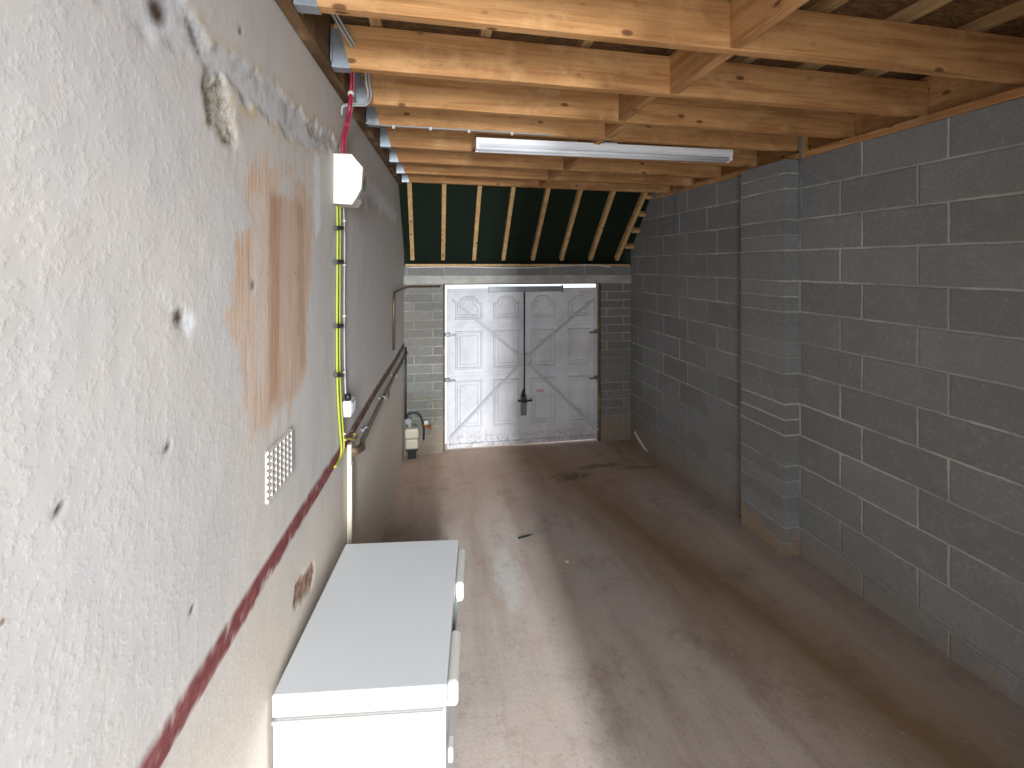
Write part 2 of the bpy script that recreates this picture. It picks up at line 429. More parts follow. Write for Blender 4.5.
stain = mask(z6([(120, 100), (140, 50), (172, 34), (186, 70), (172, 112), (205, 122), (190, 80), (190, 55), (222, 95), (234, 150), (230, 350), (222, 450), (175, 515), (118, 575), (118, 440), (93, 330), (93, 270), (115, 180)]), .018, .16)
inner = mask(z6([(158, 114), (214, 124), (222, 160), (222, 440), (205, 470), (158, 520)]), .01, .02)
midl = mask(z6([(128, 120), (152, 110), (156, 440), (132, 470)]), .02, .05)
brick = mask([(294, 606), (296, 585), (313, 560), (315, 570), (311, 588), (296, 606)], .006, .03)
holep = mask([(181, 312), (190, 310), (193, 325), (188, 338), (180, 332)], .006, .03)
chip = np.maximum(holep, mask([(158, 286), (161, 288), (172, 306), (184, 318), (180, 320), (168, 308)], .005, .02))
def dot(px, py, r):
    a, b = LP(px, py); return np.clip(1.5-np.hypot(GY-a, GZ-b)/r, 0, 1)
dark = np.maximum.reduce([dot(160, 12, .024), dot(179, 317, .016), dot(167, 447, .009), dot(191, 611, .007), dot(389, 393, .05), dot(60, 508, .006), dot(253, 285, .010), dot(240, 30, .008), dot(395, 150, .01)])
zr = EYE-.972
dark = np.maximum(dark, .75*crack)
red = np.clip(.5-(np.abs(GZ-zr+n1*.004+.003*np.sin(GY*3))-.033+n2*.008)/.006, 0, 1)
wear = np.clip((vnoise(GY, GZ, 34, 4, 21)-.66)*14, 0, 1); red = red*(1-.5*wear)
X = LW0+LWS*GY + .0025*nb + .0015*n1
X -= .004*scar*(1+.8*n1) + .007*rough*(1+1.6*n2) - .0015*rim + .005*brick + .003*np.clip(dark, 0, 1) + .002*holep
X += .004*np.clip(red, 0, 1)
ny, nz = GY.shape
co = np.stack([X, GY, GZ], -1).reshape(-1, 3)
idx = np.arange(ny*nz).reshape(ny, nz)
# the wall top stops at the roof slope near the end
fa = np.stack([idx[:-1, :-1], idx[1:, :-1], idx[1:, 1:], idx[:-1, 1:]], -1).reshape(-1, 4)
me = bpy.data.meshes.new('wall_left'); nf = len(fa)
me.vertices.add(ny*nz); me.vertices.foreach_set('co', co.astype(np.float32).ravel())
me.loops.add(nf*4); me.loops.foreach_set('vertex_index', fa.astype(np.int32).ravel())
me.polygons.add(nf); me.polygons.foreach_set('loop_start', (np.arange(nf)*4).astype(np.int32)); me.polygons.foreach_set('use_smooth', np.ones(nf, bool))
me.update(calc_edges=True); me.validate()
for nm, A in (('scar', scar), ('rough', rough), ('rim', rim), ('pale', np.maximum.reduce([streak, far_a, far_b, chip])), ('stain', stain), ('inner', inner), ('edge', np.maximum(mask(z6([(160, 114), (180, 117), (176, 480), (160, 490)]), .02, .02), .7*mask(z6([(206, 120), (222, 140), (224, 420), (214, 430)]), .015, .03))), ('midl', midl), ('brick', brick), ('dark', dark), ('red', red)):
    at = me.attributes.new(nm, 'FLOAT', 'POINT'); at.data.foreach_set('value', A.astype(np.float32).ravel())
t = NT('painted_roughcast_plaster'); sx = t.sep()
peel = t.noise(52, 3, .55); fine = t.noise(120, 3, .6); big = t.noise(1.2, 4, .6); vs = t.noise(3, 5, .6, t.mapping((1, 9, .9)), .3)
c = t.mix(t.rng(big, .35, .7), lin((206, 199, 191)), lin((196, 194, 193)))
c = t.mix(t.rng(vs, .45, .75, 0, .4), c, lin((184, 180, 176)))
lowm = t.rng(t.math('ADD', sx[2], t.math('MULTIPLY', big, .4)), 1.2, 1.65, .7, 0)
c = t.mix(lowm, c, lin((216, 202, 184)))
# greyer, dirtier plaster on the part beyond the fuse box
farm = t.math('MULTIPLY', t.rng(t.math('ADD', sx[1], t.math('MULTIPLY', big, .6)), 2.3, 3.6), t.rng(sx[2], .9, 1.7, .25, 1))
c = t.mix(t.math('MULTIPLY', farm, .2), c, lin((168, 158, 152)))
streaky = t.noise(3, 5, .7, t.mapping((1, 14, .6)), .3)
c = t.mix(t.math('MULTIPLY', farm, t.rng(streaky, .42, .66, 0, .8)), c, lin((204, 200, 196)))
c = t.mix(t.math('MULTIPLY', t.rng(t.noise(11, 4, .6), .62, .72, 0, .4), t.rng(sx[2], 1.0, 1.4, 1, .3)), c, lin((206, 176, 148)))
# rim, scar, rough mortar
c = t.mix(t.math('MULTIPLY', t.attr('rim'), t.rng(t.noise(18, 4), .42, .62, 0, .75)), c, lin((196, 176, 136)))
sc_c = t.ramp(t.noise(13, 4, .7, t.mapping((1, 1, .6))), [(.3, lin((160, 160, 160))), (.5, lin((204, 204, 206))), (.7, lin((186, 182, 174)))])
c = t.mix(t.attr('scar'), c, sc_c)
ro = t.ramp(t.noise(55, 4, .75), [(.32, lin((110, 102, 90))), (.5, lin((176, 168, 154))), (.68, lin((206, 204, 198)))])
c = t.mix(t.attr('rough'), c, ro)
c = t.mix(t.math('MULTIPLY', t.attr('pale'), t.rng(fine, .3, .6, .4, .9)), c, lin((226, 228, 230)))
# brown adhesive patch with vertical drag marks
drag = t.noise(4, 4, .65, t.mapping((1, 26, .7)), .2); drag2 = t.noise(6, 3, .6, t.mapping((1, 60, .5)))
sc = t.ramp(drag, [(.3, lin((184, 146, 118))), (.5, lin((206, 180, 158))), (.7, lin((214, 198, 184)))])
c = t.mix(t.math('MULTIPLY', t.attr('stain'), t.rng(drag, .35, .75, 1, .55)), c, sc)
c = t.mix(t.math('MULTIPLY', t.attr('midl'), .65), c, lin((210, 196, 184)))
inn = t.ramp(drag2, [(.32, lin((176, 138, 112))), (.5, lin((198, 172, 152))), (.66, lin((208, 192, 178)))])
c = t.mix(t.math('MULTIPLY', t.attr('inner'), .75), c, inn)
c = t.mix(t.math('MULTIPLY', t.attr('edge'), t.rng(drag2, .3, .6, .75, .35)), c, lin((160, 112, 76)))
br = t.ramp(t.noise(40, 4, .7), [(.35, lin((104, 62, 46))), (.55, lin((160, 130, 112))), (.7, lin((190, 176, 160)))])
c = t.mix(t.attr('brick'), c, br)
rd = t.mix(t.rng(t.noise(30, 4), .4, .7), lin((120, 62, 62)), lin((142, 84, 82)))
rd = t.mix(t.rng(sx[1], 2.4, 3.2), rd, lin((98, 68, 56)))
c = t.mix(t.attr('red'), c, rd)
c = t.mix(t.attr('dark'), c, lin((72, 54, 42)))
vo = t.n('ShaderNodeTexVoronoi'); t.set(vo.inputs['Vector'], t.co()); vo.inputs['Scale'].default_value = 5
c = t.mix(t.rng(vo.outputs['Distance'], .015, .035, .7, 0), c, lin((120, 90, 66)))
amp = t.rng(sx[1], 1.2, 2.8, 1, .35)
hh = t.math('ADD', t.math('MULTIPLY', t.rng(peel, .45, .75), amp), t.math('MULTIPLY', fine, .3))
hh = t.math('ADD', hh, t.math('MULTIPLY', t.attr('rough'), t.math('MULTIPLY', t.noise(70, 3, .7), 1.5)))
M['plaster'] = t.out(c, .85, t.bump(hh, .002, .17), 0, .25)
o = link('wall_left', me, M['plaster']); struct(o, 'old painted plaster wall with a red band and brown patch, left side', 'wall')

# ------------------------------------------------------------------ roof timbers
HB = EYE+.885; DEP = .195; TK = .047
def jz(X): return HB - .038*(X+.4)/3.1           # underside of the joists falls a little to the right
joist_Y = [1.12, 1.645, 2.135, 2.59, 2.965, 3.50, 4.00, 4.48, 4.95]    # near faces
nm = ['nearest the viewer, cut by the top of the picture', 'second from the viewer', 'third from the viewer, the wires bend round its left end',
      'fourth from the viewer', 'fifth from the viewer, just before the tube light', 'just behind the tube light', 'third from the sloping end', 'second from the sloping end', 'last, directly above the sloping roof end']
for k, y in enumerate(joist_Y):
    y += 0 if k else .0
    xl = lw(y)+.055; xr = 2.775
    r = empty('roof_joist', ((xl+xr)/2, y+TK/2, jz((xl+xr)/2)+DEP/2)); r.rotation_euler = (0, math.atan(.038/3.1), 0)
    tag(r, 'long pine roof joist, ' + nm[k], 'beam', 'roof joists under the deck')
    m = MB(); m.box((0, 0, 0), (xr-xl, TK, DEP), None, .003, 1); m.build('beam', M['joist'], r)
    # galvanised hanger on the left end
    hl = -(xr-xl)/2; m = MB()
    for s in (-1, 1):
        a = [(hl-.002, s*(TK/2+.002), -DEP/2-.002), (hl+.075, s*(TK/2+.002), -DEP/2-.002), (hl+.03, s*(TK/2+.002), DEP/2-.03), (hl-.002, s*(TK/2+.002), DEP/2-.03)]
        m.prism(a, (0, s*.0025, 0))
        m.box((hl+.002, s*(TK/2+.024), -.01), (.004, .04, DEP-.04))
    m.box((hl+.036, 0, -DEP/2-.0025), (.078, TK+.006, .003)); m.build('joist_hanger', M['galv'], r)
# left ledger
m = MB(); y0, y1 = YR+.01, 5.06
m.prism([(lw(y0)+.003, y0, HB-.012), (lw(y0)+.050, y0, HB-.012), (lw(y0)+.050, y0, HB+.195), (lw(y0)+.003, y0, HB+.195)], (lw(y1)-lw(y0), y1-y0, 0))
o = m.build('ledger_board', M['ledger']); tag(o, 'dark brown timber ledger fixed to the top of the plaster wall carrying the joist hangers', 'beam')
# right wall plate and rim board
m = MB(); y1 = 4.995
m.prism([(rw(y0)-.004, y0, Z_PL+.001), (rw(y0)+.1, y0, Z_PL+.001), (rw(y0)+.1, y0, Z_PL+.045), (rw(y0)-.004, y0, Z_PL+.045)], (rw(y1)-rw(y0), y1-y0, 0))
o = m.build('wall_plate', M['joist_y']); tag(o, 'timber plate lying along the top of the block wall at right', 'beam')
m = MB(); m.box((2.80, (y0+y1)/2, Z_PL+.047+.125), (.045, y1-y0, .25), None, .002, 1)
o = m.build('rim_board', M['joist_y']); tag(o, 'upright timber rim board closing the joist ends above the block wall', 'beam')
# noggins between the joists
nx_ = [1.20, 1.19, 1.13, 1.17, 1.17, 1.18, 1.18, 1.18]
for k in range(len(joist_Y)-1):
    ya, yb = joist_Y[k]+TK+.001, joist_Y[k+1]-.001
    m = MB(); m.box((0, 0, 0), (.047, yb-ya, .190), None, .003, 1)
    o = m.build('noggin', M['joist_y']); o.location = (nx_[k]+(.02 if k % 2 else 0), (ya+yb)/2, jz(1.2)+.098)
    tag(o, 'short pine noggin between the '+['first and second', 'second and third', 'third and fourth', 'fourth and fifth', 'fifth and sixth', 'sixth and seventh', 'seventh and eighth', 'eighth and last'][k]+' roof joists', 'beam', 'noggins in the joist bays')
# firring battens above the joists
ZT = HB+DEP+.004
bx_ = [-.25, .25, .75, 1.25, 1.66, 2.08, 2.50]
bn = ['against the ledger', 'second from the left wall', 'third from the left wall', 'above the noggins', 'just right of the noggins', 'second from the block wall', 'nearest the block wall']
for k, x in enumerate(bx_):
    m = MB(); m.box((0, 0, 0), (.05, 5.3, .05), None, .002, 1); o = m.build('deck_batten', M['pale']); o.location = (x, 2.1, ZT+.025)
    tag(o, 'pale batten running lengthways above the joists, '+bn[k], 'batten', 'battens under the roof boards')
m = MB(); m.box((1.1, 2.2, ZT+.061), (3.7, 5.8, .018)); o = m.build('ceiling', M['osb']); struct(o, 'rough strand-board roof deck above the joists', 'ceiling')
m = MB(); m.box((lw(2)-.13, 2.2, 3.37), (.3, 5.8, .06)); m.box((2.90, 2.1, 3.3), (.1, 5.5, .45)); o = m.build('trim_3', M['osb']); struct(o, 'roof edge closing the wall tops', 'roof edge')
# sloping membrane + rafters at the end
d = Vector((0, SY1-SY0, SZ1-SZ0)).normalized(); nrm = Vector((0, -d.z, d.y)); 
if nrm.z < 0: nrm = -nrm
A = Vector((0, SY0, SZ0)); off = .075
p0 = A - d*.30 + nrm*off; p1 = A + d*(1.16+.15) + nrm*off
m = MB(); m.prism([(-.7, p0.y, p0.z), (2.85, p0.y, p0.z), (2.85, p1.y, p1.z), (-.7, p1.y, p1.z)], nrm*.01)
o = m.build('ceiling_slope', M['membrane']); struct(o, 'dark green roofing membrane behind the sloping rafters', 'ceiling')
# front closure between slope top and deck, side cheeks
rx_ = [-.235, .135, .517, .889, 1.27, 1.651, 2.043, 2.41]
rt_ = [-.24, .130, .522, .902, 1.31, 1.695, 2.10, 2.505]
rn = ['against the plaster wall', 'second from the left', 'third from the left', 'fourth from the left', 'fifth from the left', 'third from the right', 'second from the right', 'rightmost, beside the ladder pieces']
for k, x in enumerate(rx_):
    a = A - d*.02 + nrm*.036; b = A + d*1.135 + nrm*.036
    m = MB(); m.bar((0, 0, 0), b-a+Vector((x-rt_[k], 0, 0)), .047, .068, nrm, .003); o = m.build('rafter', M['rafter']); o.location = (rt_[k], a.y, a.z)
    tag(o, 'slanting timber rafter in front of the dark green membrane, '+rn[k], 'rafter', 'sloping end rafters')
for k, s in enumerate((.17, .42, .67, .92)):
    c0 = A + d*s + nrm*.042
    m = MB(); xa_ = 2.505-.065*s/1.135+.025; xb_ = rw(c0.y)-.003; m.box((0, 0, 0), (xb_-xa_, .047, .06), Matrix((Vector((1, 0, 0)), d, Vector((1, 0, 0)).cross(d))).transposed(), .002); o = m.build('gable_noggin', M['rafter']); o.location = ((xa_+xb_)/2, c0.y, c0.z)
    tag(o, 'small timber piece between last rafter and block wall, '+['topmost', 'second from the top', 'third from the top', 'lowest'][k], 'batten', 'gable ladder pieces')
m = MB(); m.box(((lw(BY)+rw(BY))/2, BY+.07, EYE-.001), (2.90, .15, .026), None, .002, 1); o = m.build('wall_plate', M['rafter'])
tag(o, 'thin timber plate at the foot of the sloping rafters', 'beam')

# ------------------------------------------------------------------ garage door
YD = 5.715
R0 = empty('garage_door', ((DX0+DX1)/2, YD, .03)); tag(R0, 'white up-and-over panelled garage door with cross bracing', 'door')
W2 = .972; HD = 1.985
t = NT('aged_white_door_paint'); a = t.noise(2.2, 5, .65); b = t.noise(26, 4, .7); rb = t.noise(3, 4, .7, t.mapping((.6, 1, 2.2)))
c = t.mix(t.rng(a, .35, .7), lin((214, 214, 218)), lin((190, 190, 196)))
c = t.mix(t.rng(b, .6, .72, 0, .45), c, lin((150, 132, 120)))
c = t.mix(t.rng(rb, .62, .7, 0, .35), c, lin((170, 140, 126)))
zz = t.sep()[2]; c = t.mix(t.math('MULTIPLY', t.rng(zz, .0, .3, 1, 0), t.rng(b, .45, .6, 0, .6)), c, lin((150, 140, 130)))
M['door'] = t.out(c, .6, t.bump(a, .004, .5), 0, .4)
def ring(m, out, wd, dep, y0):
    """raised moulding along a closed outline in XZ"""
    n = len(out); c = Vector((sum(p[0] for p in out)/n, sum(p[1] for p in out)/n))
    prof = ((0, 0), (wd*.3, -dep), (wd*.7, -dep), (wd, .0))
    def inset(q):
        res = []
        for i in range(n):
            a = Vector(out[i-1]); b = Vector(out[i]); c2 = Vector(out[(i+1) % n])
            e1 = (b-a).normalized(); e2 = (c2-b).normalized(); n1_ = Vector((-e1.y, e1.x)); n2_ = Vector((-e2.y, e2.x))
            k = (n1_+n2_).normalized(); s = q/max(.3, k.dot(n1_)); res.append(b+k*s)
        return res
    rings = []
    for q, dd in prof:
        rings.append([m.bm.verts.new((p.x, y0+dd, p.y)) for p in inset(q)])
    for A_, B_ in zip(rings, rings[1:]):
        for i in range(n): m.bm.faces.new((A_[i], A_[(i+1) % n], B_[(i+1) % n], B_[i]))
def rect(x0, x1, z0, z1): return [(x0, z0), (x1, z0), (x1, z1), (x0, z1)]
def dxz(u, v):       # zoom picture of the door -> door local
    q = on_y(380+u/3.657, 250+v/3.657, YD); return q.x-R0.location.x, q.z-.03
m = MB(); m.box((0, .02, HD/2), (2*W2, .035, HD), None, .004)
cols = [(275, 375), (413, 508), (549, 642), (686, 768)]
cx = []
for u0, u1 in cols: cx.append((dxz(u0, 350)[0], dxz(u1, 350)[0]))
def arch(x0, x1, z0, z1):
    pts = [(x0, z0), (x1, z0), (x1, z1-.10)]
    w_ = x1-x0; pts.append((x1-.035, z1-.085))
    for k in range(0, 9):
        a_ = math.pi*(k/8); pts.append(((x0+x1)/2+math.cos(a_)*(w_/2-.05), z1-.075+math.sin(a_)*.075))
    pts += [(x0+.035, z1-.085), (x0, z1-.10)]
    return pts
zr_ = [(1.595, 1.895), (.97, 1.455), (.235, .835)]
for (x0, x1) in cx:
    for k, (za, zb) in enumerate(zr_):
        P_ = arch(x0, x1, za, zb) if k == 0 else rect(x0, x1, za, zb)
        ring(m, P_, .034, .018, .003)
        P2 = arch(x0+.045, x1-.045, za+.045, zb-.035) if k == 0 else rect(x0+.05, x1-.05, za+.05, zb-.05)
        ring(m, P2, .022, .010, .003)
for z_ in (1.50, .885, 1.545, .925): m.box((0, .0, z_), (2*W2-.08, .006, .014), None, .002, 1)
m.box((0, 0, .12), (2*W2-.02, .008, .012), None, .002, 1)
m.build('door_leaf', M['door'], R0)
m = MB()
for s in (-1, 1): m.box((s*(W2-.014), -.012, HD/2), (.028, .035, HD), None, .004)
m.box((0, -.012, .025), (2*W2-.06, .03, .05), None, .004); m.box((0, -.010, HD-.02), (2*W2-.06, .03, .04), None, .004)
m.build('edge_frame', M['door'], R0)
M['brace'] = plain('grey_white_brace', (186, 186, 190), .6, .0, .1, 0, 20)
ctr = (-.005, 1.07)
for (u, v), s in (((262, 180), -1), ((782, 178), 1), ((250, 692), -1), ((792, 655), 1)):
    x, z = dxz(u, v); c0 = Vector((s*.05, -.034, ctr[1]+(.05 if v < 400 else -.05)))
    m = MB(); m.bar(c0, (x, -.034, z), .034, .010, Vector((0, 1, 0)), .002)
    L = Vector((x, -.034, z))-c0
    m.bar(c0+Vector((0, -.008, 0)), Vector((x, -.042, z)), .010, .010, Vector((0, 1, 0)), .001)
    m.build('brace', M['brace'], R0)
m = MB(); m.box((-.01, -.026, ctr[1]), (.14, .01, .16), None, .003); m.build('centre_plate', M['brace'], R0)
m = MB(); m.tube([(.0, -.058, 1.97), (.0, -.058, .60)], .009, 10); m.build('locking_rod', M['dark'], R0)
m = MB(); m.box((-.005, -.03, .50), (.075, .03, .27), None, .005); lp = m.build('lock_plate', M['steel'], R0)
m = MB(); m.tube([(-.0, -.045, .565), (0, -.095, .565)], .014, 12); m.bar((-.095, -.10, .575), (.0, -.105, .560), .022, .018, Vector((0, 1, 0)), .006); m.bar((0, -.105, .560), (.095, -.10, .575), .022, .018, Vector((0, 1, 0)), .006); m.box((0, -.1, .565), (.05, .035, .05), None, .01)
m.tube([(-.02, -.06, .60), (-.02, -.06, .67), (.0, -.06, .70)], .014, 10)
m.build('door_handle', M['dark'], R0)
x0, z1 = dxz(398, 133); x1, z0 = dxz(662, 150)
m = MB(); m.box(((x0+x1)/2, -.045, (z0+z1)/2), (x1-x0, .05, abs(z1-z0)), None, .004); m.box((x0-.004, -.045, (z0+z1)/2), (.01, .06, abs(z1-z0)+.03)); m.box((x1+.004, -.045, (z0+z1)/2), (.01, .06, abs(z1-z0)+.03))
m.build('spring_housing', M['steel'], R0)
for (u, v, s) in ((238, 307, -1), (241, 472, -1), (800, 296, 1), (803, 462, 1)):
    x, z = dxz(u, v); m = MB(); m.box((s*(W2-.005), -.05, z), (.06, .05, .045), None, .006); m.tube([(s*(W2-.03), -.05, z), (s*(W2+.04), -.05, z)], .018, 10); m.box((s*(W2-.06), -.045, z-.012), (.09, .012, .02), None, .003)
    m.build('pivot_bracket', M['steel'], R0)
# little maker's plate smear right of the handle
m = MB(); x, z = dxz(585, 515); m.box((x, -.002, z), (.10, .006, .035), None, .002, 1); m.build('faded_label', plain('faded_pink_label', (196, 168, 166), .6), R0)
# timber frame of the opening
R1 = empty('door_frame', ((DX0+DX1)/2, BY+.06, 0)); tag(R1, 'dark weathered timber frame round the white garage door', 'door frame')
cx0 = R1.location.x
for s, X_ in ((-1, DX0), (1, DX1)):
    m = MB(); m.box((X_-s*.014-cx0, 0, DZ1/2-.02), (.024, .11, DZ1+.03), None, .003); m.build('side_post', M['frame'], R1)
m = MB(); m.box((0, .0, DZ1-.006), (DX1-DX0-.03, .08, .010), None, .002, 1); m.build('head_rail', M['frame'], R1)

# ------------------------------------------------------------------ chest freezer
fz = .04; FT = EYE-1.38
R2 = empty('chest_freezer', (-.187, 1.935, fz), math.radians(-6.1)); tag(R2, 'white chest freezer standing against the plaster wall', 'freezer')
FW, FL, FH = .556, .800, FT-fz
LT = .072
m = MB(); m.box((0, 0, (FH-LT-.012+.03)/2), (FW-.006, FL-.004, FH-LT-.012-.03), None, .006, 3); m.build('body', M['enamel'], R2)
m = MB(); m.box((0, 0, FH-LT/2), (FW, FL, LT), None, .006, 3)
lid = m.build('lid', M['enamel'], R2)
m = MB(); m.box((0, 0, FH-LT-.006), (FW-.022, FL-.02, .013)); m.build('lid_seal', M['gasket'], R2)
m = MB(); m.box((-.004, -FL/2+.001, FH-LT-.016), (FW-.010, .008, .010), None, .002, 1); m.build('body_rim', M['whitep'], R2)
for yy, L in ((.225, .26), (-.262, .235)):
    m = MB(); m.box((FW/2+.019, yy, FH-.055), (.038, L, .085), None, .016, 4); m.box((FW/2+.006, yy, FH-.10), (.018, L*.7, .05), None, .006)
    m.build('lid_handle', M['whitep'], R2)
m = MB(); m.box((FW/2+.004, 0, FH-.13), (.012, .20, .10), None, .003); m.build('control_panel', plain('grey_blue_panel', (170, 182, 186), .35), R2)
m = MB(); m.box((FW/2+.012, -.36, FH-.25), (.018, .05, .05), None, .006); m.build('catch', M['whitep'], R2)
for sx_ in (-1, 1):
    for sy_ in (-1, 1):
        m = MB(); m.tube([(sx_*.21, sy_*.33, .001), (sx_*.21, sy_*.33, .035)], .02, 12); m.build('foot', M['blackp'], R2)

# ------------------------------------------------------------------ fuse box on the left wall
YF = 2.362
def wallpt(px, py, off=.01): return on_left(px, py, off)
R3 = empty('fuse_box', (lw(YF), YF, EYE+.30), -math.atan(LWS)); tag(R3, 'white plastic fuse box with chamfered cover high on the plaster wall', 'fuse box')
zb, zt = 0.0, .25
prof = [(.002, zb+.004), (.090, zb), (.112, zb+.035), (.135, zb+.08), (.139, zb+.135), (.142, zb+.185), (.088, zt), (.002, zt)]
m = MB(); m.prism([(x, 0, z) for x, z in prof], (0, .035, 0)); m.build('end_cap', M['whitep'], R3)
prof2 = [(.002, .004), (.088, .002), (.108, .036), (.108, .20), (.082, .246), (.002, .246)]
m = MB(); m.prism([(x, .035, z) for x, z in prof2], (0, .13, 0)); m.build('case', M['cream'], R3)
prof3 = [(.109, .045), (.132, .085), (.137, .18), (.109, .198)]
m = MB(); m.prism([(x, .037, z) for x, z in prof3], (0, .125, 0)); m.build('clear_cover', M['clear'], R3)
# cables
def cable(name, pts, r, mat, label, cat='cable', group=None, sm=True, n=8, parts=None):
    pts = smooth(pts) if sm else pts
    o0 = MB(); o0.tube(pts, r, n); o = o0.build(name, mat); tag(o, label, cat, group); return o
W = wallpt
cable('power_cable', [W(342.5, 157, .03), W(343, 140, .03), W(346.5, 124, .035), W(349.3, 110, .068), W(351, 90, .07), W(351, 72, .078), W(350, 62, .08)], .0095, M['red'], 'red cable rising from the fuse box to the roof joists')
cable('power_cable', [W(345.5, 157, .022), W(345.5, 140, .022), W(349, 124, .030), W(351.6, 110, .066), W(353.5, 90, .068), W(353.5, 72, .075), W(352, 62, .08)], .0065, plain('pink_cable_sheath', (214, 110, 130), .4), 'pinkish cable strapped beside the red cable above the fuse box')
m = MB(); m.tube([W(350.8, 95, .07), W(351, 92, .07)], .016, 10); o = m.build('cable_clip', M['whitep']); tag(o, 'white clip round the red cable', 'clip')
cable('earth_cable', [W(337, 206, .012), W(337.4, 240, .010), W(337, 300, .010), W(337, 360, .010), W(338, 400, .012), W(340, 430, .016), W(341.5, 448, .02), W(340, 458, .018), W(335, 467, .012)], .0058, M['yellow'], 'left one of the two yellow cables down from the fuse box')
cable('earth_cable', [W(340, 206, .012), W(340, 240, .010), W(339.8, 300, .010), W(339.6, 360, .010), W(341, 400, .012), W(343, 430, .018), W(344, 447, .025), W(341.5, 455, .02)], .0046, M['yellow'], 'right one of the two yellow cables down from the fuse box')
for k, y in enumerate((228, 262, 326, 375)):
    m = MB(); m.tube([W(335, y, .012), W(342, y, .012)], .012, 8); o = m.build('cable_tie', M['dark']); tag(o, 'dark tie round the yellow cables, '+['topmost, just under the fuse box', 'second from the top', 'third from the top', 'lowest'][k], 'cable tie', 'ties on the yellow cables')
cable('grey_cable', [W(343.5, 207, .01), W(344.6, 240, .006), W(344.2, 300, .006), W(344.6, 360, .006), W(345.6, 396, .015)], .0045, M['lead'], 'thin grey cable running down to the small wall switch')
for k, y in enumerate((221, 265, 316, 372)):
    m = MB(); p = W(344.4, y, .008); m.box(p, (.016, .022, .010), None, .002, 1); o = m.build('cable_clip', M['whitep']); tag(o, 'small white clip on the thin grey wall cable, '+['topmost', 'second from the top', 'third from the top', 'lowest'][k], 'clip', 'clips on the grey cable')
# switch box
p = on_left(341, 417); R4 = empty('switch_box', (lw(p.y), p.y, p.z), -math.atan(LWS)); tag(R4, 'small white switch box with black gland on the plaster wall', 'switch')
m = MB(); m.box((.026, .045, .038), (.050, .085, .085), None, .005); m.build('case', M['whitep'], R4)
m = MB(); m.tube([(.028, .03, .080), (.028, .03, .112)], .016, 12); m.build('cable_gland', M['blackp'], R4)
m = MB(); m.box((.054, .045, .04), (.008, .07, .06), None, .003); m.build('rocker', M['clear'], R4)
# white vertical duct
p = on_left(346.5, 447); yb_ = p.y; m = MB(); z0 = floor_z(lw(yb_), yb_)
m.box((lw(yb_)+.016, yb_+.02, (z0+p.z-.10)/2), (.026, .050, p.z-.10-z0), None, .004); m.box((lw(yb_)+.014, yb_+.02, p.z-.05), (.022, .036, .12), None, .003)
o = m.build('cable_duct', M['cream']); tag(o, 'cream plastic duct running down the plaster wall behind the freezer', 'duct')
# copper/brown pipe below the red band
yb0 = yb_+.03
zp = EYE-1.06
pp = [(lw(yb0)+.03, yb0, zp+.005), (lw(yb0+.10)+.055, yb0+.10, zp-.01), (lw(yb0+.2)+.045, yb0+.2, zp), (lw(3.6)+.035, 3.6, zp), (lw(4.4)+.035, 4.4, zp+.005), (lw(5.55)+.04, 5.55, zp+.01)]
R5 = empty('wall_pipe', (0, 0, 0)); tag(R5, 'tarnished pipe clipped along the plaster wall just below the red band', 'pipe')
m = MB(); m.tube(pp, .016, 12); m.build('pipe_run', M['pipe'], R5)
m = MB(); m.tube([pp[0], ((pp[0][0]+pp[1][0])/2, yb0+.05, zp-.004), pp[1]], .024, 12); m.build('elbow_fitting', M['copper'], R5)
for y in (3.05, 3.75, 4.5, 5.2):
    m = MB(); m.tube([(lw(y)+.036, y-.015, zp+.001), (lw(y)+.036, y+.02, zp+.001)], .0195, 12); m.box((lw(y)+.014, y, zp), (.028, .02, .02)); m.build('pipe_clip', M['steel'], R5)
cable('loose_cable', [W(344.5, 434, .05), W(349, 432, .04), W(353, 430, .02)], .004, M['wcable'], 'short white wire end crossing the red band at the yellow cables')
cable('loose_cable', [W(345, 440, .05), W(350, 438.5, .06), W(355, 439.5, .06), W(357, 436, .03), W(354, 434, .015)], .006, plain('olive_cable', (150, 140, 60), .5), 'olive wire tail curling at the end of the wall pipe')
# second red band continuation: a boxed pipe above, up to the corner, over to the door frame
q1 = on_left(393.7, 350, .03); q2 = on_left(393.7, 302, .03); zt_ = q2.z
cable('gas_pipe', [q1, q2, Vector((q2.x, q2.y+.02, zt_+.05)), Vector((q2.x, q2.y+.08, zt_+.085)), Vector((lw(5.5)+.04, 5.54, zt_+.09)), Vector((lw(5.6)+.07, BY-.03, zt_+.09)), Vector((DX0-.03, BY-.03, zt_+.09))], .012, M['copper'], 'copper pipe rising on the plaster wall and turning across to the door frame', 'pipe', sm=False)
cable('gas_pipe', [(lw(BY)+.022, BY-.05, 1.32), (lw(BY)+.022, BY-.05, .8), (lw(BY)+.022, BY-.05, .46)], .013, M['dark'], 'dark pipe coming down the far left corner to the gas meter', 'pipe', sm=False)
